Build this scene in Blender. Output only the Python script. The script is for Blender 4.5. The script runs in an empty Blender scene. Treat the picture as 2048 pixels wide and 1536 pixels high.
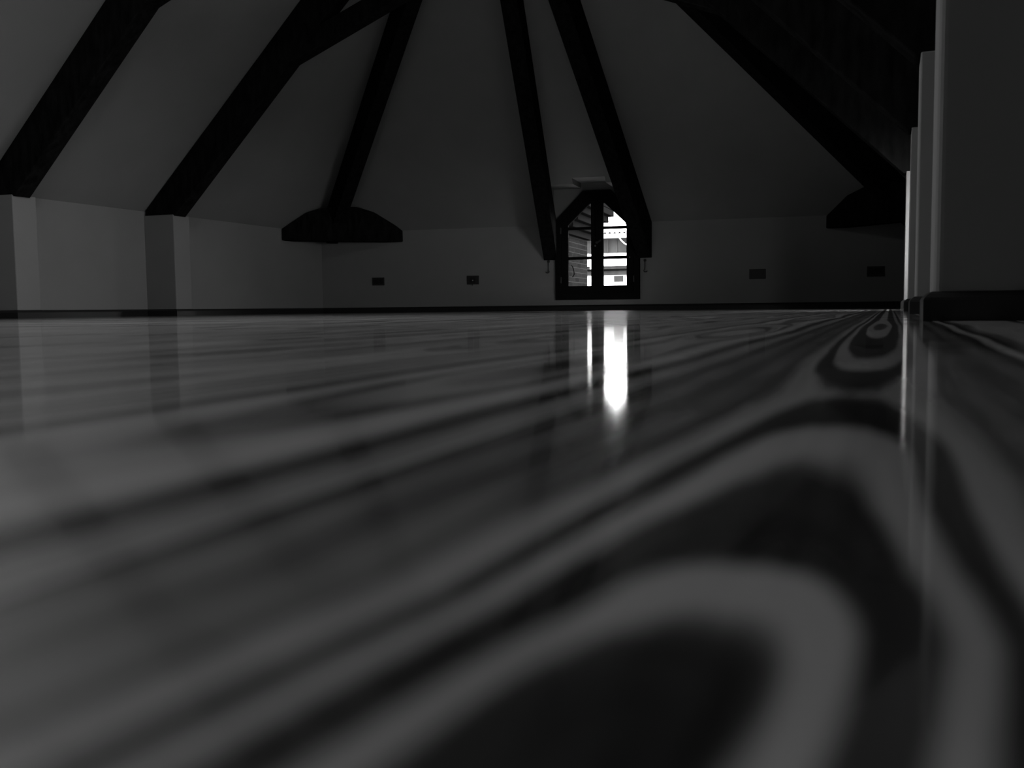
import bpy, bmesh, math, random
from mathutils import Vector, Matrix, noise
R = math.radians
scene = bpy.context.scene
col = scene.collection
random.seed(4)

# ------------------------------------------------------------------ camera, world, sun, exposure
F_PX, PITCH, ROLL, YAW, EYE = 1936.2, R(4.49), R(0.637), R(21.33), 0.0327
cd = bpy.data.cameras.new('camera')
cam = bpy.data.objects.new('camera', cd)
col.objects.link(cam)
cd.sensor_fit = 'HORIZONTAL'; cd.sensor_width = 36.0
cd.lens = F_PX * 36.0 / 2048.0
cd.clip_start = 0.005; cd.clip_end = 300
cd.dof.use_dof = True; cd.dof.focus_distance = 5.0; cd.dof.aperture_fstop = 9.5
fwd = Vector((-math.sin(YAW) * math.cos(PITCH), math.cos(YAW) * math.cos(PITCH), -math.sin(PITCH)))
rt = Vector((math.cos(YAW), math.sin(YAW), 0)); up = rt.cross(fwd)
rt2 = math.cos(ROLL) * rt - math.sin(ROLL) * up
up2 = math.sin(ROLL) * rt + math.cos(ROLL) * up
m = Matrix((rt2, up2, -fwd)).transposed().to_4x4()
m.translation = Vector((0, 0, EYE))
cam.matrix_world = m
scene.camera = cam

SKY = 11.0
w = bpy.data.worlds.new('overcast_sky'); scene.world = w; w.use_nodes = True
bg = w.node_tree.nodes['Background']
bg.inputs[0].default_value = (1, 1, 1, 1); bg.inputs[1].default_value = SKY
scene.view_settings.view_transform = 'Standard'
scene.view_settings.look = 'None'
scene.view_settings.gamma = 1.0
scene.view_settings.use_curve_mapping = False
scene.view_settings.exposure = 1.28
scene.cycles.diffuse_bounces = 8
scene.cycles.max_bounces = 14

def portal(name, c, normal, sx, sy):
    l = bpy.data.lights.new(name, 'AREA'); l.shape = 'RECTANGLE'; l.size = sx; l.size_y = sy
    l.cycles.is_portal = True
    o = bpy.data.objects.new(name, l); col.objects.link(o)
    o.location = c
    o.rotation_euler = Vector(normal).to_track_quat('-Z', 'Y').to_euler()
    return o

# ------------------------------------------------------------------ room measures (metres)
XL, XW, XR = -5.615, 0.365, 0.0736       # left wall, right wall, room face of the right pilasters
YB = 8.887                               # back left corner
SKEW = R(5.0)                            # the back wall runs slightly askew
HW, SL = 0.84, 0.97                      # knee wall height, roof pitch
APEX = Vector((-2.625, 6.22, 3.74))
PIL_TOP, PIL_P, PIL_W = 0.805, 0.292, 0.19
Y_S = -3.2                               # gable wall behind the camera
T = Vector((math.cos(SKEW), math.sin(SKEW), 0))
N = Vector((-math.sin(SKEW), math.cos(SKEW), 0))      # outwards
C0 = Vector((XL, YB, 0))
BLEN = (XW - XL) / math.cos(SKEW)
def bw(s, z, out=0.0):                   # a point on the back wall plane
    return C0 + T * s + N * out + Vector((0, 0, z))

# ------------------------------------------------------------------ materials
def mat(name, g, rough=0.8, spec=0.3, bump=None, coat=0.0, metal=0.0, var=0.0, vscale=6.0):
    mt = bpy.data.materials.new(name); mt.use_nodes = True
    nt = mt.node_tree; b = nt.nodes['Principled BSDF']
    b.inputs['Base Color'].default_value = (g, g, g, 1)
    b.inputs['Roughness'].default_value = rough
    b.inputs['Specular IOR Level'].default_value = spec
    b.inputs['Coat Weight'].default_value = coat
    b.inputs['Metallic'].default_value = metal
    tc = nt.nodes.new('ShaderNodeTexCoord')
    if var > 0:
        n = nt.nodes.new('ShaderNodeTexNoise'); n.inputs['Scale'].default_value = vscale; n.inputs['Detail'].default_value = 4
        nt.links.new(tc.outputs['Object'], n.inputs['Vector'])
        r = nt.nodes.new('ShaderNodeMapRange')
        r.inputs['From Min'].default_value = .3; r.inputs['From Max'].default_value = .7
        r.inputs['To Min'].default_value = g * (1 - var); r.inputs['To Max'].default_value = g * (1 + var)
        nt.links.new(n.outputs['Fac'], r.inputs['Value'])
        nt.links.new(r.outputs['Result'], b.inputs['Base Color'])
    if bump:
        n = nt.nodes.new('ShaderNodeTexNoise'); n.inputs['Scale'].default_value = bump[0]; n.inputs['Detail'].default_value = 5
        nt.links.new(tc.outputs['Object'], n.inputs['Vector'])
        bp = nt.nodes.new('ShaderNodeBump'); bp.inputs['Strength'].default_value = bump[1]; bp.inputs['Distance'].default_value = bump[2]
        nt.links.new(n.outputs['Fac'], bp.inputs['Height']); nt.links.new(bp.outputs[0], b.inputs['Normal'])
    return mt
M = {}
M['plaster'] = mat('white_plaster', .255, .92, .15, (60, .25, .003), var=.03, vscale=3)
M['ceiling'] = mat('off_white_ceiling_plaster', .225, .92, .12, (60, .25, .003), var=.03, vscale=3)
M['base'] = mat('black_skirting_paint', .018, .42, .3, (90, .2, .001))
M['plate'] = mat('dark_socket_plastic', .03, .45, .3)
M['plate_in'] = mat('black_socket_plastic', .015, .4, .3)
M['iron'] = mat('wrought_iron', .04, .5, .4, (200, .4, .001))
M['brass'] = mat('worn_brass', .5, .3, .5, metal=1.0)
M['putty'] = mat('white_paint', .7, .5, .3)

def beam_mat():
    mt = bpy.data.materials.new('black_stained_timber'); mt.use_nodes = True
    nt = mt.node_tree; b = nt.nodes['Principled BSDF']
    tc = nt.nodes.new('ShaderNodeTexCoord')
    mp = nt.nodes.new('ShaderNodeMapping'); mp.inputs['Scale'].default_value = (9, 9, 2.5)
    n = nt.nodes.new('ShaderNodeTexNoise'); n.inputs['Scale'].default_value = 3; n.inputs['Detail'].default_value = 6
    nt.links.new(tc.outputs['Object'], mp.inputs[0]); nt.links.new(mp.outputs[0], n.inputs['Vector'])
    r = nt.nodes.new('ShaderNodeValToRGB')
    r.color_ramp.elements[0].color = (.005, .005, .005, 1); r.color_ramp.elements[0].position = .3
    r.color_ramp.elements[1].color = (.015, .015, .015, 1); r.color_ramp.elements[1].position = .75
    nt.links.new(n.outputs['Fac'], r.inputs[0]); nt.links.new(r.outputs[0], b.inputs['Base Color'])
    b.inputs['Roughness'].default_value = .9; b.inputs['Specular IOR Level'].default_value = 0.0
    bp = nt.nodes.new('ShaderNodeBump'); bp.inputs['Strength'].default_value = .3; bp.inputs['Distance'].default_value = .004
    nt.links.new(n.outputs['Fac'], bp.inputs['Height']); nt.links.new(bp.outputs[0], b.inputs['Normal'])
    return mt
M['beam'] = beam_mat()

def glass_mat():
    mt = bpy.data.materials.new('window_glass'); mt.use_nodes = True
    nt = mt.node_tree; nt.nodes.clear()
    o = nt.nodes.new('ShaderNodeOutputMaterial'); mx = nt.nodes.new('ShaderNodeMixShader')
    t = nt.nodes.new('ShaderNodeBsdfTransparent'); g = nt.nodes.new('ShaderNodeBsdfGlossy'); g.inputs['Roughness'].default_value = .02
    t.inputs[0].default_value = (.93, .93, .93, 1)
    mx.inputs[0].default_value = .05
    nt.links.new(t.outputs[0], mx.inputs[1]); nt.links.new(g.outputs[0], mx.inputs[2]); nt.links.new(mx.outputs[0], o.inputs[0])
    return mt
M['glass'] = glass_mat()
M['sash'] = mat('matt_black_window_timber', .010, .95, 0.0, (120, .2, .001))

class NB:                                 # small helper to write node maths
    def __init__(s, nt): s.nt = nt
    def m(s, op, a, b=None, c=None):
        n = s.nt.nodes.new('ShaderNodeMath'); n.operation = op
        for i, v in enumerate((a, b, c)):
            if v is None: continue
            if isinstance(v, (int, float)): n.inputs[i].default_value = v
            else: s.nt.links.new(v, n.inputs[i])
        return n.outputs[0]
    def ramp(s, fac, stops, interp='LINEAR'):
        n = s.nt.nodes.new('ShaderNodeValToRGB'); cr = n.color_ramp; cr.interpolation = interp
        while len(cr.elements) < len(stops): cr.elements.new(.5)
        for e, (p, v) in zip(cr.elements, stops):
            e.position = p; e.color = (v, v, v, 1)
        s.nt.links.new(fac, n.inputs[0]); return n.outputs[0]
    def noise(s, vec=None, w=None, dim='3D', scale=1, detail=2, rough=.5):
        n = s.nt.nodes.new('ShaderNodeTexNoise'); n.noise_dimensions = dim
        n.inputs['Scale'].default_value = scale; n.inputs['Detail'].default_value = detail; n.inputs['Roughness'].default_value = rough
        if vec is not None: s.nt.links.new(vec, n.inputs['Vector'])
        if w is not None: s.nt.links.new(w, n.inputs['W'])
        return n.outputs['Fac']
    def xyz(s, x, y, z=0.0):
        n = s.nt.nodes.new('ShaderNodeCombineXYZ')
        for i, v in enumerate((x, y, z)):
            if isinstance(v, (int, float)): n.inputs[i].default_value = v
            else: s.nt.links.new(v, n.inputs[i])
        return n.outputs[0]

def floor_mat():
    mt = bpy.data.materials.new('varnished_dark_wood_boards'); mt.use_nodes = True
    nt = mt.node_tree; b = nt.nodes['Principled BSDF']; k = NB(nt)
    tc = nt.nodes.new('ShaderNodeTexCoord'); sp = nt.nodes.new('ShaderNodeSeparateXYZ')
    nt.links.new(tc.outputs['Object'], sp.inputs[0])
    X = k.m('MULTIPLY', sp.outputs[0], 100.0); Y = k.m('MULTIPLY', sp.outputs[1], 100.0)     # centimetres
    u = k.m('DIVIDE', k.m('ADD', X, 9.4), 16.0)
    i = k.m('FLOOR', u)
    lx = k.m('MULTIPLY', k.m('SUBTRACT', k.m('FRACT', u), .5), 16.0)
    # slow wander of the grain
    is0 = k.m('COMPARE', i, 0.0, .2)
    wob = k.m('MULTIPLY', k.m('SUBTRACT', k.noise(k.xyz(k.m('MULTIPLY', X, .16), k.m('MULTIPLY', Y, .035), 3.1), detail=2), .5), 1.5)
    wob = k.m('MULTIPLY', wob, k.m('SUBTRACT', 1.0, k.m('MULTIPLY', is0, .68)))
    drift = k.m('MULTIPLY', k.m('MINIMUM', k.m('MAXIMUM', k.m('DIVIDE', k.m('SUBTRACT', Y, 14.0), 10.0), 0.0), 1.0), -.4)
    drift = k.m('MULTIPLY', k.m('ADD', drift, .25), is0)
    skew = k.m('MULTIPLY', k.m('MAXIMUM', k.m('SUBTRACT', 10.0, Y), 0.0), .14)
    lxw = k.m('ADD', k.m('ADD', lx, wob), k.m('ADD', k.m('MULTIPLY', skew, is0), drift))
    # distance of the saw cut from the pith along the board: arches close where it grows
    t = k.m('DIVIDE', Y, 200.0)
    dk = k.m('MULTIPLY', k.ramp(t, [(0.0, 0.075), (0.035, 0.1), (0.04, 0.1375), (0.0465, 0.245), (0.0515, 0.3), (0.0575, 0.3625), (0.0625, 0.4375), (0.0815, 0.55), (0.0925, 0.58), (0.105, 0.605), (0.12, 0.64), (0.135, 0.7), (0.15, 0.745), (0.185, 0.825), (0.23, 0.765), (0.26, 0.6875), (0.3, 0.6125), (0.4, 0.5), (0.55, 0.375), (0.75, 0.225), (1.0, 0.4)]), 4.0)
    dn = k.m('MULTIPLY', k.noise(k.xyz(k.m('MULTIPLY', i, 17.3), k.m('MULTIPLY', Y, .012), 0.0), detail=1), 8.0)
    d = k.m('ADD', k.m('MULTIPLY', dk, is0), k.m('MULTIPLY', dn, k.m('SUBTRACT', 1.0, is0)))
    phi = k.m('POWER', k.m('ADD', k.m('POWER', k.m('ABSOLUTE', lxw), 2.7), k.m('POWER', d, 2.7)), 1 / 2.7)
    near = k.ramp(k.m('DIVIDE', phi, 8.0), [(0.0, 0.05), (0.1187, 0.08), (0.1625, 0.7), (0.2, 0.7), (0.2225, 0.06), (0.2875, 0.08), (0.3187, 0.8), (0.34, 0.75), (0.3625, 0.05), (0.3937, 0.08), (0.425, 0.8), (0.475, 0.55), (0.525, 0.26), (0.575, 0.4), (0.65, 0.34), (0.725, 0.22), (0.775, 0.3), (0.85, 0.42), (0.925, 0.33), (0.9875, 0.1), (1.0, 0.1)])
    far = k.noise(w=k.m('ADD', k.m('MULTIPLY', phi, .62), k.m('MULTIPLY', i, 31.7)), dim='1D', detail=2.5, rough=.6)
    far = k.ramp(far, [(.30, .0), (.46, .42), (.56, .7), (.72, 1.0)])
    sel = k.m('MULTIPLY', is0, k.m('LESS_THAN', phi, 8.0))
    g = k.m('ADD', k.m('MULTIPLY', near, sel), k.m('MULTIPLY', far, k.m('SUBTRACT', 1.0, sel)))
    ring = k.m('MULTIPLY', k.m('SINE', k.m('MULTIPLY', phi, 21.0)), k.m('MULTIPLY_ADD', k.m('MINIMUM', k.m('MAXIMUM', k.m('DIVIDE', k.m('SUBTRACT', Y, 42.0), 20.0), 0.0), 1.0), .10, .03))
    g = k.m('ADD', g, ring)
    # fibres and blotches
    fib = k.noise(k.xyz(k.m('MULTIPLY', X, 2.2), k.m('MULTIPLY', Y, .09), 0.0), detail=4, rough=.6)
    blo = k.noise(k.xyz(k.m('MULTIPLY', X, .35), k.m('MULTIPLY', Y, .06), 9.0), detail=3)
    g = k.m('ADD', k.m('MULTIPLY', g, .70), k.m('ADD', k.m('MULTIPLY', k.m('SUBTRACT', fib, .5), .30), k.m('MULTIPLY', blo, .34)))
    # seams
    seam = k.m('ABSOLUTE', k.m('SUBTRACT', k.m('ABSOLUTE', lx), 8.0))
    side_shade = k.ramp(k.m('DIVIDE', k.m('ADD', lx, 8.0), 16.0), [(0, .80), (.22, .80), (.36, 1.0), (.52, 1.0), (.64, .68), (1, .74)])  # shade painted into the near board: right part and left edge dimmed
    side_shade = k.m('ADD', k.m('MULTIPLY', side_shade, is0), k.m('SUBTRACT', 1.0, is0))
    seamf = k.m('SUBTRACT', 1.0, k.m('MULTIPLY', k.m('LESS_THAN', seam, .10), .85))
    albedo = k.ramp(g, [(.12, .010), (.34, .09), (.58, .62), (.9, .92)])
    albedo = k.m('MULTIPLY', k.m('MULTIPLY', albedo, seamf), side_shade)
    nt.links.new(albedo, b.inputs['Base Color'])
    b.inputs['Roughness'].default_value = .42
    b.inputs['Specular IOR Level'].default_value = .04
    b.inputs['Coat Weight'].default_value = 1.0
    b.inputs['Coat Roughness'].default_value = .068
    b.inputs['Coat IOR'].default_value = 1.37
    b.inputs['Sheen Weight'].default_value = 0.0
    b.inputs['Sheen Roughness'].default_value = .25
    b.inputs['Sheen Tint'].default_value = (1, 1, 1, 1)
    return mt
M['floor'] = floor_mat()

# ------------------------------------------------------------------ mesh helpers
def link(name, bm, m_, parent=None, bevel=0.0, smooth=False, seg=2):
    bmesh.ops.recalc_face_normals(bm, faces=bm.faces)
    me = bpy.data.meshes.new(name); bm.to_mesh(me); bm.free()
    o = bpy.data.objects.new(name, me); col.objects.link(o)
    me.materials.append(M[m_] if isinstance(m_, str) else m_)
    if parent is not None: o.parent = parent
    if smooth:
        for p in me.polygons: p.use_smooth = True
    if bevel > 0:
        md = o.modifiers.new('bevel', 'BEVEL'); md.width = bevel; md.segments = seg; md.limit_method = 'ANGLE'
        md.harden_normals = False
    return o
def empty(name, loc=(0, 0, 0), rz=0.0):
    o = bpy.data.objects.new(name, None); col.objects.link(o); o.location = loc; o.rotation_euler = (0, 0, rz); o.empty_display_size = .1
    return o
def tag(o, label=None, cat=None, group=None, kind=None):
    if label: o['label'] = label
    if cat: o['category'] = cat
    if group: o['group'] = group
    if kind: o['kind'] = kind
    return o
def prism(bm, poly, fa, fb):
    """loft the 2-D outline between the maps fa and fb (each p -> 3-D point)"""
    a = [bm.verts.new(fa(p)) for p in poly]; b = [bm.verts.new(fb(p)) for p in poly]
    n = len(poly)
    bm.faces.new(a); bm.faces.new(b[::-1])
    for i in range(n): bm.faces.new((a[i], b[i], b[(i + 1) % n], a[(i + 1) % n]))
def box(bm, x0, x1, y0, y1, z0, z1, mp=None):
    mp = mp or (lambda v: v)
    prism(bm, [(x0, y0), (x1, y0), (x1, y1), (x0, y1)], lambda p: mp(Vector((p[0], p[1], z0))), lambda p: mp(Vector((p[0], p[1], z1))))
def plate(bm, outer, holes, fa, fb):
    """a slab with holes: outlines in 2-D, mapped to both faces by fa and fb"""
    loops = [outer] + holes
    for f in (fa, fb):
        es = []
        for lp in loops:
            vs = [bm.verts.new(f(p)) for p in lp]
            es += [bm.edges.new((vs[i], vs[(i + 1) % len(vs)])) for i in range(len(vs))]
            lp_v.setdefault(id(lp), []).append(vs)
        bmesh.ops.triangle_fill(bm, edges=es, use_beauty=True)
    for lp in loops:
        A, B = lp_v.pop(id(lp)); n = len(A)
        for i in range(n): bm.faces.new((A[i], B[i], B[(i + 1) % n], A[(i + 1) % n]))
lp_v = {}
def tube(bm, pts, r, n=8):
    rings = []
    for i, p in enumerate(pts):
        p = Vector(p); a = Vector(pts[max(i - 1, 0)]); b = Vector(pts[min(i + 1, len(pts) - 1)])
        d = (b - a).normalized(); s = d.orthogonal().normalized() if i == 0 else (s - d * s.dot(d)).normalized()
        q = d.cross(s); rr = r[i] if isinstance(r, (list, tuple)) else r
        rings.append([bm.verts.new(p + (s * math.cos(t) + q * math.sin(t)) * rr) for t in [2 * math.pi * k / n for k in range(n)]])
    for A, B in zip(rings, rings[1:]):
        for k in range(n): bm.faces.new((A[k], A[(k + 1) % n], B[(k + 1) % n], B[k]))
    bm.faces.new(rings[0][::-1]); bm.faces.new(rings[-1])

# ------------------------------------------------------------------ floor: long boards, very slightly uneven
def floor_z(x, y):
    z = .0004 * noise.noise(Vector((x * .9, y * .8, 1.7))) + .00016 * noise.noise(Vector((x * 1.6 + 7, y * 2.4, 4.2)))
    fade = min(1.0, max(0.0, (math.hypot(x, y) - .15) / 1.2))
    far = min(1.0, max(0.0, (math.hypot(x, y) - 1.3) / .6))
    z2 = .0011 * noise.noise(Vector((x * .8 + 3, y * 3.6, 8.1)))
    return z * (.10 + .90 * fade) + z2 * far
bm = bmesh.new()
xs = [-6.1 + .05 * i for i in range(int(6.95 / .05) + 1)]
ys = [-3.5 + .05 * i for i in range(int(13.3 / .05) + 1)]
top = [[bm.verts.new((x, y, floor_z(x, y))) for x in xs] for y in ys]
for j in range(len(ys) - 1):
    for i in range(len(xs) - 1):
        bm.faces.new((top[j][i], top[j][i + 1], top[j + 1][i + 1], top[j + 1][i]))
lo = [bm.verts.new((x, y, -.12)) for x, y in ((xs[0], ys[0]), (xs[-1], ys[0]), (xs[-1], ys[-1]), (xs[0], ys[-1]))]
bm.faces.new(lo[::-1])
bm.faces.new([lo[0], lo[1]] + [top[0][i] for i in range(len(xs) - 1, -1, -1)])
bm.faces.new([lo[2], lo[3]] + [top[-1][i] for i in range(len(xs))])
bm.faces.new([lo[3], lo[0]] + [top[j][0] for j in range(len(ys))])
bm.faces.new([lo[1], lo[2]] + [top[j][-1] for j in range(len(ys) - 1, -1, -1)])
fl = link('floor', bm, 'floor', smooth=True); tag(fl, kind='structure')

# ------------------------------------------------------------------ window outlines (shared by both windows)
WW, WZ0, WZ1 = .835, .106, 1.159
def win_outline(g=0.0):                   # local: x across, centred; g grows the outline outwards
    h = WW / 2 + g
    return [(-h, WZ0 - g), (h, WZ0 - g), (h, .872 + g * .4), (.135 + g * .4, WZ1 + g), (-.135 - g * .4, WZ1 + g), (-h, .872 + g * .4)]
WS = 2.545 + WW / 2                        # centre of the back window along the wall
DHL, DHR = .43, .425                       # left and right half widths of the back dormer recess
WT = .26
# back wall
outer = [(-.3, -.02), (BLEN + .3, -.02), (BLEN + .3, HW), (WS + DHR, HW), (WS + DHR, 1.27), (WS - DHL, 1.27), (WS - DHL, HW), (-.3, HW)]
bm = bmesh.new()
plate(bm, outer, [[(p[0] + WS, p[1]) for p in win_outline(-.03)]], lambda p: bw(p[0], p[1]), lambda p: bw(p[0], p[1], WT))
tag(link('wall_back', bm, 'plaster'), kind='structure')
# left wall with its piers
def vwall(name, x0, x1, hole=None):
    bm = bmesh.new(); y1 = YB + .7
    f = lambda x: (lambda p: Vector((x, p[0], p[1])))
    if hole is None:
        prism(bm, [(Y_S, -.02), (y1, -.02), (y1, HW), (Y_S, HW)], f(x0), f(x1))
    else:
        c = hole
        plate(bm, [(Y_S, -.02), (y1, -.02), (y1, HW), (c + DH2, HW), (c + DH2, 1.27), (c - DH2, 1.27), (c - DH2, HW), (Y_S, HW)],
              [[(p[0] * W2K + c, p[1]) for p in win_outline(-.03)]], f(x0), f(x1))
    return tag(link(name, bm, 'plaster'), kind='structure')
bm = bmesh.new(); prism(bm, [(Y_S, -.02), (YB + .3, -.02), (YB + .3, HW), (Y_S, HW)], lambda p: Vector((XL, p[0], p[1])), lambda p: Vector((XL - .3, p[0], p[1])))
wl = tag(link('wall_left', bm, 'plaster'), kind='structure')
W2Y = 5.54; W2K = 1.5; DH2 = .645
WTR = .07
wr = vwall('wall_right', XW, XW + WTR, W2Y)
YP_R = [1.96, 3.30, 4.68, 6.19]
YP_L = [1.96, 3.34, 4.75, 6.27]
for y in YP_L[1:]:
    bm = bmesh.new(); box(bm, XL - .05, XL + PIL_P, y, y + PIL_W, -.01, PIL_TOP)
    link('pilaster', bm, 'plaster', wl, bevel=.006)
for y in YP_R:
    bm = bmesh.new(); box(bm, XR, XW + .05, y, y + PIL_W, -.01, PIL_TOP)
    link('pilaster', bm, 'plaster', wr, bevel={1.96: .016, 3.30: .006}.get(y, .003), seg=4)
bm = bmesh.new()
prism(bm, [(XL - .3, -.02), (XW + .3, -.02), (XW + .3, HW - .25), (APEX.x, APEX.z + .1), (XL - .3, HW - .25)],
      lambda p: Vector((p[0], Y_S, p[1])), lambda p: Vector((p[0], Y_S - .2, p[1])))
tag(link('wall_front', bm, 'plaster'), kind='structure')

# ------------------------------------------------------------------ ceiling: three slopes, two dormer recesses
DB = (C0 - APEX).dot(N)                    # run of the back slope
SB = (APEX.z - HW) / DB
def on_back(s, z):                         # point of the back slope at height z
    return bw(s, z, -(z - HW) / SB)
def on_left(y, z): return Vector((XL + (z - HW) / SL, y, z))
def on_right(y, z): return Vector((XW - (z - HW) / SL, y, z))
bm = bmesh.new()
th = .14
ap_s = (APEX - C0).dot(T)
def slab(outline, f, nrm, holes=()):
    plate(bm, outline, list(holes), f, lambda p: f(p) + nrm * th)
nl = Vector((-SL, 0, 1)).normalized(); nr = Vector((SL, 0, 1)).normalized(); nb_ = (N * SB + Vector((0, 0, 1))).normalized()
SK = (2.15, 3.20, 2.30, 2.86)               # roof lights added for fill, in both slopes: y0, y1, z0, z1
slab([(Y_S - .1, HW), (YB, HW), (APEX.y, APEX.z), (Y_S - .1, APEX.z)], lambda p: on_left(*p), nl, [[(SK[0], SK[2]), (SK[1], SK[2]), (SK[1], SK[3]), (SK[0], SK[3])]])
yrc = YB + math.tan(SKEW) * (XW - XL)
slab([(Y_S - .1, HW), (W2Y - DH2, HW), (W2Y - DH2, 1.185), (W2Y - .16, 1.185), (W2Y - .16, 1.235), (W2Y + .15, 1.235), (W2Y + .15, 1.185), (W2Y + DH2, 1.185), (W2Y + DH2, HW),
      (yrc, HW), (APEX.y, APEX.z), (Y_S - .1, APEX.z)], lambda p: on_right(*p), nr, [[(SK[0], SK[2]), (SK[1], SK[2]), (SK[1], SK[3]), (SK[0], SK[3])]])
slab([(0, HW), (WS - DHL, HW), (WS - DHL, 1.185), (WS - .16, 1.185), (WS - .16, 1.235), (WS + .15, 1.235), (WS + .15, 1.185), (WS + DHR, 1.185), (WS + DHR, HW),
      (BLEN, HW), (ap_s, APEX.z)], lambda p: on_back(*p), nb_)
def recess(c, DA, DZ, fin, fout):
    ring = [(c - DA, HW), (c - DA, 1.185), (c - .16, 1.185), (c - .16, 1.235), (c + .15, 1.235), (c + .15, 1.185), (c + DZ, 1.185), (c + DZ, HW)]
    A = [bm.verts.new(fin(*p)) for p in ring]; B = [bm.verts.new(fout(*p)) for p in ring]
    for i in range(len(ring) - 1): bm.faces.new((A[i], A[i + 1], B[i + 1], B[i]))
recess(WS, DHL, DHR, on_back, lambda s, z: bw(s, z, .002))
recess(W2Y, DH2, DH2, on_right, lambda y, z: Vector((XW + .002, y, z)))
tag(link('ceiling', bm, 'ceiling'), kind='structure')

# ------------------------------------------------------------------ skirting boards (moulded top), mitred round the piers
def skirting(name, path, side):
    BH, BT = .0545, .017
    prof = [(0, -.004), (BT, -.004), (BT, BH * .70), (BT * .86, BH * .80), (BT * .5, BH * .91), (BT * .2, BH * .985), (BT * .1, BH), (0, BH)]
    pts = [Vector((*p, 0)) for p in path]; rings = []
    for i, p in enumerate(pts):
        d0 = (p - pts[i - 1]).normalized() if i > 0 else (pts[1] - p).normalized()
        d1 = (pts[i + 1] - p).normalized() if i < len(pts) - 1 else d0
        n0 = Vector((-d0.y, d0.x, 0)) * side; n1 = Vector((-d1.y, d1.x, 0)) * side
        mv = (n0 + n1) / (1 + n0.dot(n1))
        rings.append([p + mv * a + Vector((0, 0, z)) for a, z in prof])
    bm = bmesh.new(); rv = [[bm.verts.new(q) for q in r] for r in rings]; n = len(prof)
    for A, B in zip(rv, rv[1:]):
        for k in range(n): bm.faces.new((A[k], A[(k + 1) % n], B[(k + 1) % n], B[k]))
    bm.faces.new(rv[0][::-1]); bm.faces.new(rv[-1])
    tag(link(name, bm, 'base'), kind='structure')
def pier_path(xw, xp, ylist, y0, y1):
    p = [(xw, y0)]
    for y in ylist: p += [(xw, y), (xp, y), (xp, y + PIL_W), (xw, y + PIL_W)]
    return p + [(xw, y1)]
skirting('baseboard_left', pier_path(XL, XL + PIL_P, YP_L[1:], Y_S, YB), -1)
skirting('baseboard_right', pier_path(XW, XR, YP_R, Y_S, yrc), 1)
skirting('baseboard_back', [tuple(bw(0, 0)[:2]), tuple(bw(BLEN, 0)[:2])], -1)

# ------------------------------------------------------------------ roof timbers
RW = .132                                  # thickness of the truss timbers
VD = .34                                   # depth of the rafters measured vertically
def xline(bm, x0, z0, x1, z1, d, y0, y1, e0=None, e1=None):
    """inclined timber in a plane Y = const: top line (x0,z0)-(x1,z1), plumb-cut ends"""
    prism(bm, [(x0, z0), (x1, z1), (x1, z1 - d), (x0, z0 - d)], lambda p: Vector((p[0], y0, p[1])), lambda p: Vector((p[0], y1, p[1])))
def truss(y, label, yr=None):
    yr = y if yr is None else yr
    root = empty('roof_truss', (APEX.x, y, 0))
    tag(root, label, 'roof truss', 'black timber roof trusses')
    cx = APEX.x
    def add(nm, pl, bev=.006):
        bm = bmesh.new()
        pl(bm); bmesh.ops.translate(bm, verts=bm.verts, vec=(-cx, -y, 0))
        return link(nm, bm, 'beam', root, bevel=bev)
    for sgn, xw in ((1, XL), (-1, XW)):
        y0 = y if sgn == 1 else yr
        def raf(bm, sgn=sgn, xw=xw, y0=y0):
            # seat on the pier, arris running up to the apex
            xa, xf = xw + sgn * .01, xw + sgn * (PIL_P + .012)
            zt = lambda x: HW + SL * abs(x - xw) - .004
            poly = [(xa, zt(xa)), (cx + sgn * .0, APEX.z - .004), (cx, APEX.z - VD - .004), (xf, zt(xf) - VD), (xf - sgn * .03, PIL_TOP - .001), (xa, PIL_TOP - .001)]
            prism(bm, poly, lambda p: Vector((p[0], y0 + .004, p[1])), lambda p: Vector((p[0], y0 + RW, p[1])))
        add('rafter', raf)
        def st(bm, sgn=sgn, y0=y0):
            xk = cx + (-1.575 if sgn == 1 else 1.613)
            zk = 1.871 if sgn == 1 else 1.845
            sl = .385
            xe = cx; ze = zk + sl * abs(xe - xk); x_in = xk - sgn * .16
            z_in = zk - sl * .16 + .02
            poly = [(xk, zk), (xe, ze), (xe, ze + .135), (xk + sgn * .04, zk + .17), (x_in, z_in + .13), (x_in, z_in + .02)]
            prism(bm, poly, lambda p: Vector((p[0], y0 + .014, p[1])), lambda p: Vector((p[0], y0 + RW - .006, p[1])))
        add('strut', st)
    def post(bm): box(bm, cx - .07, cx + .07, (y + yr) / 2 + .03, (y + yr) / 2 + RW - .03, 2.44, APEX.z - .1)
    add('king_post', post)
    return root
truss(YP_L[3], 'farthest black roof truss, its left foot on the second white pier from the left', YP_R[3])
truss(YP_L[2], 'black roof truss with its left foot on the pier at the left frame edge', YP_R[2])
truss(YP_L[1], 'nearest black roof truss, only its right rafter showing beside the tallest white pier', YP_R[1])

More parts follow.
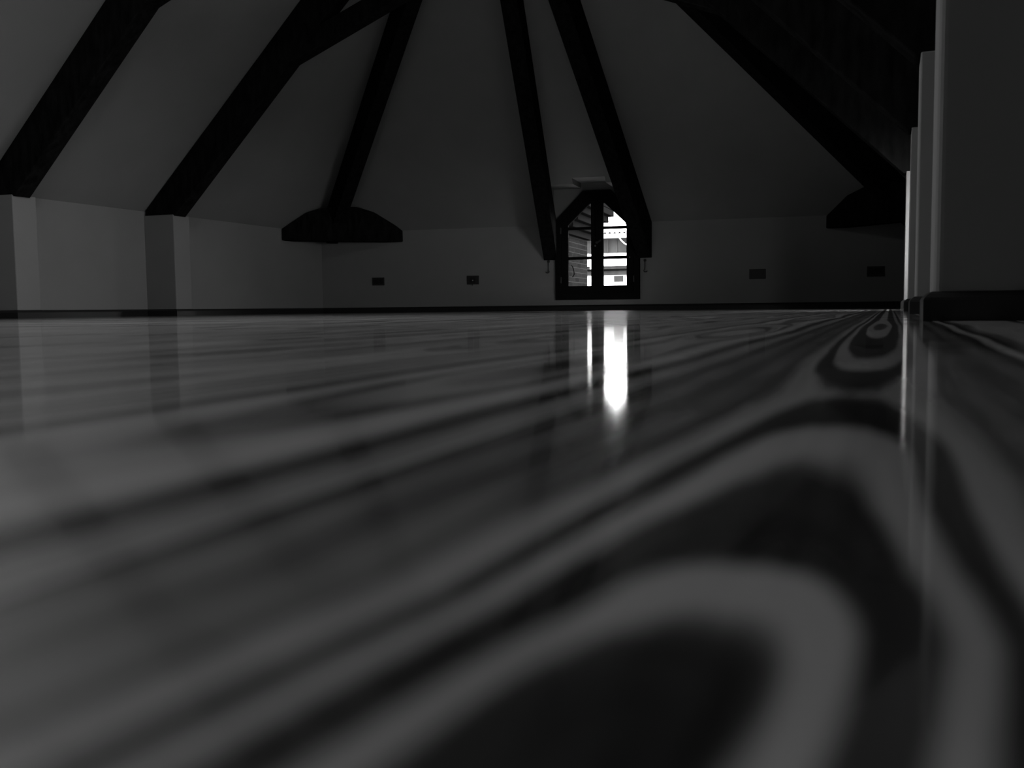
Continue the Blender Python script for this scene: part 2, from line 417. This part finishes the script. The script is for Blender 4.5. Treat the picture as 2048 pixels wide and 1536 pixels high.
def rafter_between(name, a, b, wdt, d, label, cat, group, wall_cut=None):
    """rafter with its top line from a to b, plumb ends, d deep measured vertically"""
    a, b = Vector(a), Vector(b); h = (b - a); h.z = 0; h.normalize(); side = Vector((-h.y, h.x, 0)) * wdt / 2
    if wall_cut is not None: side = wall_cut
    o = a.copy(); o.z = 0; bm = bmesh.new()
    sd_ = wall_cut if wall_cut is not None else side
    P0 = [a - sd_ - o, a + sd_ - o, a + sd_ - o - Vector((0, 0, d)), a - sd_ - o - Vector((0, 0, d))]
    P1 = [b - side - o, b + side - o, b + side - o - Vector((0, 0, d)), b - side - o - Vector((0, 0, d))]
    v0 = [bm.verts.new(p) for p in P0]; v1 = [bm.verts.new(p) for p in P1]
    bm.faces.new(v0); bm.faces.new(v1[::-1])
    for i in range(4): bm.faces.new((v0[i], v1[i], v1[(i + 1) % 4], v0[(i + 1) % 4]))
    ob = link(name, bm, 'beam', bevel=.005); ob.location = o
    return tag(ob, label, cat, group)
# two rafters of the hip end, either side of the dormer window
GAP = .004
def brafter(s0, s1, wdt, label):
    a = bw(s0, HW - GAP, -.004); k = .90; b = on_back(s0 + (s1 - s0) * k, HW + (APEX.z - HW) * k - GAP)
    return rafter_between('hip_end_rafter', a, b, wdt, VD, label, 'rafter', 'rafters beside the little window', T * (-wdt / 2))
brafter(2.494, 2.735, .138, 'black timber rafter running down to the left side of the little window')
brafter(3.424, 2.825, .14, 'black timber rafter crossing the right edge of the little window')
# hip rafters and the ties across the corners
def hip(corner, towards, label, off=Vector((0, 0, 0))):
    a = corner + (APEX - corner) * .075 + off; b = corner + (APEX - corner) * .93 + off
    a.z -= .035; b.z -= .035
    rafter_between('hip_rafter', a, b, .125, VD - .03, label, 'rafter', 'hip rafters in the back corners')
CL = Vector((XL, YB, HW)); CRr = Vector((XW, yrc, HW))
hip(CL, 1, 'black timber hip rafter rising from the tie across the left back corner', Vector((.018, .018, 0)))
hip(CRr, 1, 'black timber hip rafter dropping to the tie across the right back corner')
def corner_tie(p0, p1, corner, label):
    """heavy timber across a corner; p0 and p1 are its ends on the two walls"""
    p0, p1 = Vector(p0), Vector(p1); L = (p1 - p0).length; d = (p1 - p0).normalized()
    out = Vector((-d.y, d.x, 0))
    if out.dot(corner - p0) < 0: out = -out
    z0 = .722
    poly = [(0, z0), (L, z0), (L, z0 + .115), (L * .83, z0 + .275), (L * .62, z0 + .345), (L * .40, z0 + .345), (L * .20, z0 + .275), (0, z0 + .115)]
    bm = bmesh.new()
    sh = lambda q, k: (q[0] + (k if q[0] < L * .1 else (-k if q[0] > L * .9 else 0)), q[1])
    prism(bm, poly, lambda q: d * q[0] + Vector((0, 0, q[1])), lambda q: d * sh(q, .13)[0] + out * .14 + Vector((0, 0, q[1])))
    ob = link('corner_tie', bm, 'beam', bevel=.008); ob.location = (p0.x, p0.y, 0)
    return tag(ob, label, 'beam', 'timber ties across the back corners')
q = bw(.93 / math.cos(SKEW), 0, -.006)
corner_tie((XL + .006, 8.158, 0), (q.x, q.y, 0), Vector((XL, YB, 0)), 'black trapezoid timber tie across the left back corner, in full view')
q = bw(BLEN - .925 / math.cos(SKEW), 0, -.006)
corner_tie((q.x, q.y, 0), (XW - .006, 8.62, 0), Vector((XW, yrc, 0)), 'black timber tie across the right back corner, half hidden by the white piers')

# ------------------------------------------------------------------ windows
def window(name, mp):
    """casement window with a trapezoid head; mp maps (across, depth into the room, height) to the world"""
    root = empty(name, mp(0, 0, 0)); o0 = mp(0, 0, 0)
    tag(root, kind='structure')
    def L(nm, bm, m_, par=root, bev=.003):
        bmesh.ops.translate(bm, verts=bm.verts, vec=-o0)
        return link(nm, bm, m_, par, bevel=bev)
    inner = lambda g: [(x, z) for x, z in win_outline(-g)]
    bm = bmesh.new(); plate(bm, win_outline(0), [win_outline(-.062)], lambda p: mp(p[0], .03, p[1]), lambda p: mp(p[0], -.05, p[1]))
    L('window_frame', bm, 'sash')
    # sashes: left and right of the meeting stiles
    for sg in (-1, 1):
        out = [(sg * .0008, .162), (sg * .355, .162), (sg * .355, .852), (sg * .112, 1.098), (sg * .0008, 1.098)]
        xi, xo = sg * .060, sg * .287
        zt_i, zt_o = 1.035, .815
        m1, m2 = (.515, .497), (.805, .789)
        px = lambda z: xo if z <= zt_o else xo + (xi - xo) * (z - zt_o) / (zt_i - zt_o)
        panes = [[(xi, .240), (xo, .240), (xo, m1[1]), (xi, m1[1])], [(xi, m1[0] + .009), (xo, m1[0] + .009), (xo, m2[1] - .004), (xi, m2[1] - .004)],
                 [(xi, m2[0] + .006), (xo, m2[0] + .006), (xo, .830), (xi + sg * .012, 1.035), (xi, 1.035)]]
        bm = bmesh.new(); plate(bm, out, panes, lambda p: mp(p[0], .016, p[1]), lambda p: mp(p[0], -.024, p[1]))
        sash = L('sash', bm, 'sash')
        for pn in panes:
            bm = bmesh.new(); prism(bm, pn, lambda p: mp(p[0], -.002, p[1]), lambda p: mp(p[0], -.006, p[1]))
            L('glass_pane', bm, 'glass', sash, 0)
        for z in (.30, .78):
            bm = bmesh.new(); tube(bm, [mp(sg * .358, .028, z - .03), mp(sg * .358, .028, z + .03)], .007)
            L('hinge', bm, 'iron', sash, 0)
    bm = bmesh.new(); prism(bm, [(-.014, .165), (.014, .165), (.014, 1.094), (-.014, 1.094)], lambda p: mp(p[0], .017, p[1]), lambda p: mp(p[0], .025, p[1]))
    L('cover_strip', bm, 'sash')
    # knob and lever on the meeting stiles
    bm = bmesh.new()
    tube(bm, [mp(.0, .016, .655), mp(.0, .030, .655), mp(.0, .034, .655)], [.014, .014, .010])
    k = L('handle', bm, 'iron', root, 0)
    bm = bmesh.new(); tube(bm, [mp(-.002, .034, .650), mp(.018, .052, .658), mp(.036, .054, .672), mp(.046, .052, .676)], [.006, .007, .009, .011])
    L('lever', bm, 'iron', k, 0)
    bm = bmesh.new(); tube(bm, [mp(-.016, .017, .625), mp(-.016, .028, .625)], [.010, .007]); L('escutcheon', bm, 'brass', k, 0)
    bm = bmesh.new(); tube(bm, [mp(.318, .016, .508), mp(.318, .021, .508)], [.005, .004]); L('screw', bm, 'putty', root, 0)
    return root
window('window_1', lambda a, d, z: bw(WS + a, z, -d))
window('window_2', lambda a, d, z: Vector((XW - d, W2Y - a * W2K, z)))
portal('sky_portal_back', bw(WS, .64, WT + .02), -N, .95, 1.15)
portal('sky_portal_right', (XW + WTR + .02, W2Y, .64), (-1, 0, 0), 1.2, 1.15)

def added_roof_light(name, on, nrm):  # unseen roof light, added to brighten the floor and walls
    c = on((SK[0] + SK[1]) / 2, (SK[2] + SK[3]) / 2)
    sk = empty(name, c); tag(sk, kind='structure')
    rect = lambda g: [(SK[0] + g, SK[2] + g), (SK[1] - g, SK[2] + g), (SK[1] - g, SK[3] - g), (SK[0] + g, SK[3] - g)]
    bm = bmesh.new(); plate(bm, rect(.002), [rect(.05)], lambda p: on(*p) + nrm * .02 - c, lambda p: on(*p) + nrm * .10 - c)
    link('window_frame', bm, 'sash', sk, bevel=.003)
    bm = bmesh.new(); prism(bm, rect(.051), lambda p: on(*p) + nrm * .06 - c, lambda p: on(*p) + nrm * .066 - c)
    link('glass_pane', bm, 'glass', sk)
    portal('sky_portal_roof', c + nrm * .16, -nrm, 1.2, 1.0)
added_roof_light('added_roof_light_left', on_left, nl)
added_roof_light('added_roof_light_right', on_right, nr)

# ------------------------------------------------------------------ outside
M['ground'] = mat('weathered_ground', .035, .95, .1, var=.3, vscale=.3)
M['render_w'] = mat('pale_render', .60, .95, .1, var=.06, vscale=1)
M['render_g'] = mat('grey_render', .03, .95, .05, var=.25, vscale=2)
M['batten'] = mat('grey_battens', .03, .9, .1, var=.3, vscale=3)
M['tile'] = mat('pale_roof_tiles', .55, .95, .1, var=.15, vscale=6)
M['dark'] = mat('dark_opening', .03, .8, .1)
M['cable'] = mat('white_cable', .85, .6, .2)
def brick_mat():
    mt = bpy.data.materials.new('grey_brick'); mt.use_nodes = True
    nt = mt.node_tree; b = nt.nodes['Principled BSDF']
    tc = nt.nodes.new('ShaderNodeTexCoord'); sp = nt.nodes.new('ShaderNodeSeparateXYZ'); cb = nt.nodes.new('ShaderNodeCombineXYZ')
    nt.links.new(tc.outputs['Object'], sp.inputs[0]); nt.links.new(sp.outputs[1], cb.inputs[0]); nt.links.new(sp.outputs[2], cb.inputs[1])
    br = nt.nodes.new('ShaderNodeTexBrick'); nt.links.new(cb.outputs[0], br.inputs['Vector'])
    br.inputs['Scale'].default_value = 1; br.inputs['Brick Width'].default_value = .21; br.inputs['Row Height'].default_value = .052
    br.inputs['Mortar Size'].default_value = .0035; br.inputs['Mortar Smooth'].default_value = .4
    br.inputs['Color1'].default_value = (.005, .005, .005, 1); br.inputs['Color2'].default_value = (.007, .007, .007, 1); br.inputs['Mortar'].default_value = (.016, .016, .016, 1)
    nt.links.new(br.outputs['Color'], b.inputs['Base Color']); b.inputs['Roughness'].default_value = 1; b.inputs['Specular IOR Level'].default_value = 0
    return mt
M['brick'] = brick_mat()
bm = bmesh.new()
g = 14
vv = [[bm.verts.new((-60 + 120 * i / g, -45 + 130 * j / g, -7.5 + .5 * noise.noise(Vector((i * .7, j * .7, 0))))) for i in range(g + 1)] for j in range(g + 1)]
for j in range(g):
    for i in range(g): bm.faces.new((vv[j][i], vv[j][i + 1], vv[j + 1][i + 1], vv[j + 1][i]))
tag(link('ground_outside', bm, 'ground', smooth=True), kind='structure')
# brick flank of the next house, its eaves corbelled out
nb = empty('brick_house_flank', (-3.12, 9.62, -7.5)); tag(nb, 'grey brick house flank close outside the left half of the window', 'building')
bm = bmesh.new()
fl_ = lambda x, y, z: Vector((x - .075 * y, y, z))
prism(bm, [(0, -.22), (-1.6, -.22), (-1.6, .92), (0, .92)], lambda p: fl_(p[0], p[1], 0), lambda p: fl_(p[0], p[1], 8.28))
link('brick_wall', bm, 'brick', nb)
M['corbel'] = mat('near_black_exterior', .004, 1, 0)  # flat near-black for corbels, eave strip, hook and lower cornice
for k_ in range(7):
    bm = bmesh.new(); e_ = min(.052 * (k_ + 1), .265); z_ = 8.28 + .068 * k_
    prism(bm, [(e_, -.18), (-1.6, -.18), (-1.6, .92 + e_), (e_, .92 + e_)], lambda p: fl_(p[0], p[1], z_), lambda p: fl_(p[0], p[1], z_ + .066))
    link('corbel_course', bm, 'corbel', nb, bevel=.006)
bm = bmesh.new()
for k_ in range(9):
    y_ = -.15 + k_ * .160
    prism(bm, [(.34, 0), (.34, .03), (.30, .045), (-1.6, .75), (-1.6, .70)], lambda p: fl_(p[0], y_, 8.77 + p[1]), lambda p: fl_(p[0], y_ + .150, 8.77 + p[1]))
link('roof_tiles', bm, 'dark', nb)
bm = bmesh.new(); tube(bm, [(.008, .10, 7.5 + .47), (.02, .10, 7.5 + .455), (.026, .115, 7.5 + .42), (.026, .135, 7.5 + .38), (.018, .13, 7.5 + .36), (.008, .13, 7.5 + .35)], .006)
link('shutter_hook', bm, 'corbel', nb)
# house across the way
hb = empty('tiled_house', (-12.5, 42.0, -7.5)); tag(hb, 'sunlit pale house with scalloped roof tiles, far outside the right half of the window', 'building')
hz = lambda y: EYE + (616.3 - y) * .0231 + 7.5
def hbox(nm, x0, x1, y0, y1, z0, z1, m_):
    bm = bmesh.new(); box(bm, x0, x1, y0, y1, z0, z1); return link(nm, bm, m_, hb)
hbox('upper_wall', -7, 7, .9, 9, 0, hz(474), 'render_g')
hbox('fascia', -7.4, 7.4, -.05, .25, hz(484), hz(476), 'render_w')
hbox('eave_shade_strip', -7.4, 7.4, -.3, .8, hz(476.2), hz(475) + .03, 'corbel')  # near-black strip standing in for the shadow under the tile ends
for k_ in range(34):
    hbox('batten', -6.9 + k_ * .41, -6.9 + k_ * .41 + .05, .84, .92, hz(512), hz(485), 'batten')
bm = bmesh.new()                                  # pantiles: a corrugated slope with rounded lower ends
NT, NR = 68, 2; pitch = .22; P_ = 8
cols_ = []
for k_ in range(NT * P_ + 1):
    x_ = -7.4 + k_ * pitch / P_; ph = 2 * math.pi * k_ / P_
    zz = .07 * math.cos(ph)
    cols_.append([bm.verts.new((x_, y_, hz(475) + .05 + (y_ + .45) * .62 + zz)) for y_ in (-.45, 3, 9)])
for A_, B_ in zip(cols_, cols_[1:]):
    for j in range(2): bm.faces.new((A_[j], B_[j], B_[j + 1], A_[j + 1]))
rf = link('tiled_roof', bm, 'tile', hb, smooth=True)
md = rf.modifiers.new('thickness', 'SOLIDIFY'); md.thickness = .05
hbox('lower_wall', -7, 7, -.4, .8, 0, hz(548), 'render_w')
bm = bmesh.new(); prism(bm, [(-1.2, hz(537)), (.88, hz(511)), (.88, hz(516)), (-1.2, hz(540))], lambda p: Vector((-7.4, p[0], p[1])), lambda p: Vector((7.4, p[0], p[1])))
link('lower_roof', bm, 'tile', hb)
hbox('cornice', -7.3, 7.3, -1.0, -.38, hz(545), hz(540), 'batten')
hbox('cornice', -7.3, 7.3, -.9, -.38, hz(547.5), hz(545.6), 'corbel')
hbox('frieze', -7.2, 7.2, -.55, -.38, hz(556), hz(548), 'batten')
for k_ in range(14):
    wfr = hbox('window', -6.7 + k_ * .98, -6.7 + k_ * .98 + .42, -.44, -.38, hz(569), hz(557.5), 'batten')
    bm = bmesh.new(); box(bm, -6.65 + k_ * .98, -6.65 + k_ * .98 + .32, -.46, -.435, hz(568), hz(559)); link('pane', bm, 'render_g', wfr)
ch = hbox('chimney', .32, .72, -1.35, -1.0, hz(545), hz(534), 'render_w')
cbl = bmesh.new(); tube(cbl, [(0, 0, 0), (.12, 0, -.16), (.27, 0, -.30), (.45, 0, -.38), (.8, 0, -.45), (1.6, 0, -.42), (3, 0, -.1)], .022)
ob = link('overhead_cable', cbl, 'cable', smooth=True); ob.location = (-11.15, 41.6, EYE + (616.3 - 484) * .0231)
tag(ob, 'white cable sagging across the front of the far house', 'cable')

# ------------------------------------------------------------------ sockets and hooks on the back wall
def socket(px_s, z, wd, ht, label, kind):
    o = empty('wall_socket', bw(px_s, z)); o.rotation_euler = (0, 0, SKEW)
    tag(o, label, 'wall socket', 'dark socket plates along the back wall')
    bm = bmesh.new(); box(bm, -wd / 2, wd / 2, -.009, .001, -ht / 2, ht / 2); link('cover_plate', bm, 'plate', o, bevel=.003)
    n = {'triple': 3, 'double': 2, 'blank': 0, 'switch': 2}[kind]
    for i in range(n):
        x = (i - (n - 1) / 2) * wd * .27
        bm = bmesh.new(); box(bm, x - wd * .12, x + wd * .12, -.013, -.008, -ht * .3, ht * .3)
        ins = link('insert', bm, 'plate_in', o, bevel=.0015)
        if kind != 'switch':
            bm = bmesh.new()
            for dz_ in (-.012, 0, .012): tube(bm, [(x, -.0125, dz_), (x, -.0145, dz_)], .003, 6)
            link('contact_hole', bm, 'base', ins)
    if kind == 'double':
        bm = bmesh.new(); tube(bm, [(wd * .01, -.014, -.004), (wd * .01, -.022, -.004)], [.005, .004], 8); link('pilot_light', bm, 'putty', o)
        bm = bmesh.new(); tube(bm, [(-.004, -.010, -ht / 2 + .004), (-.004, -.012, -ht / 2 - .012)], [.006, .004], 8); link('cable_stub', bm, 'plate', o)
    return o
cs = math.cos(SKEW)
socket((-4.972 - XL) / cs, .323, .135, .082, 'dark socket plate on the back wall, leftmost, near the corner tie', 'triple')
socket((-3.938 - XL) / cs, .319, .128, .088, 'dark socket plate left of the window with a pale pilot light', 'double')
socket((-1.157 - XL) / cs, .323, .150, .091, 'dark grey blank plate on the back wall right of the window', 'blank')
socket((-.058 - XL) / cs - .07, .325, .150, .091, 'dark socket plate under the right corner tie, cut off by the piers', 'triple')
def hook(s, z, sg, label):
    o = empty('wall_hook', bw(s, z)); o.rotation_euler = (0, 0, SKEW)
    tag(o, label, 'hook', 'iron hooks beside the window')
    bm = bmesh.new(); tube(bm, [(0, .001, 0), (0, -.004, 0), (0, -.012, 0), (0, -.018, 0)], [.012, .014, .011, .004], 12); link('rosette', bm, 'iron', o, smooth=True)
    bm = bmesh.new()
    pts = [(0, -.012, 0), (.002, -.018, -.03), (.002, -.016, -.06), (0, -.014, -.085)]
    pts += [(sg * (.008 - .018 * math.cos(a)) , -.014 - .006 * a / 3, -.095 - .016 * math.sin(a)) for a in (.4, .9, 1.4, 1.9, 2.4, 2.9)]
    tube(bm, pts, [.005, .0045, .0045, .005] + [.006] * 5 + [.003], 8); link('shank', bm, 'iron', o, smooth=True)
hook((-3.152 - XL) / cs, .485, -1, 'small iron hook on the wall left of the window, below the rafter end')
hook((-2.202 - XL) / cs, .475, 1, 'small iron hook on the wall right of the window, below the rafter end')
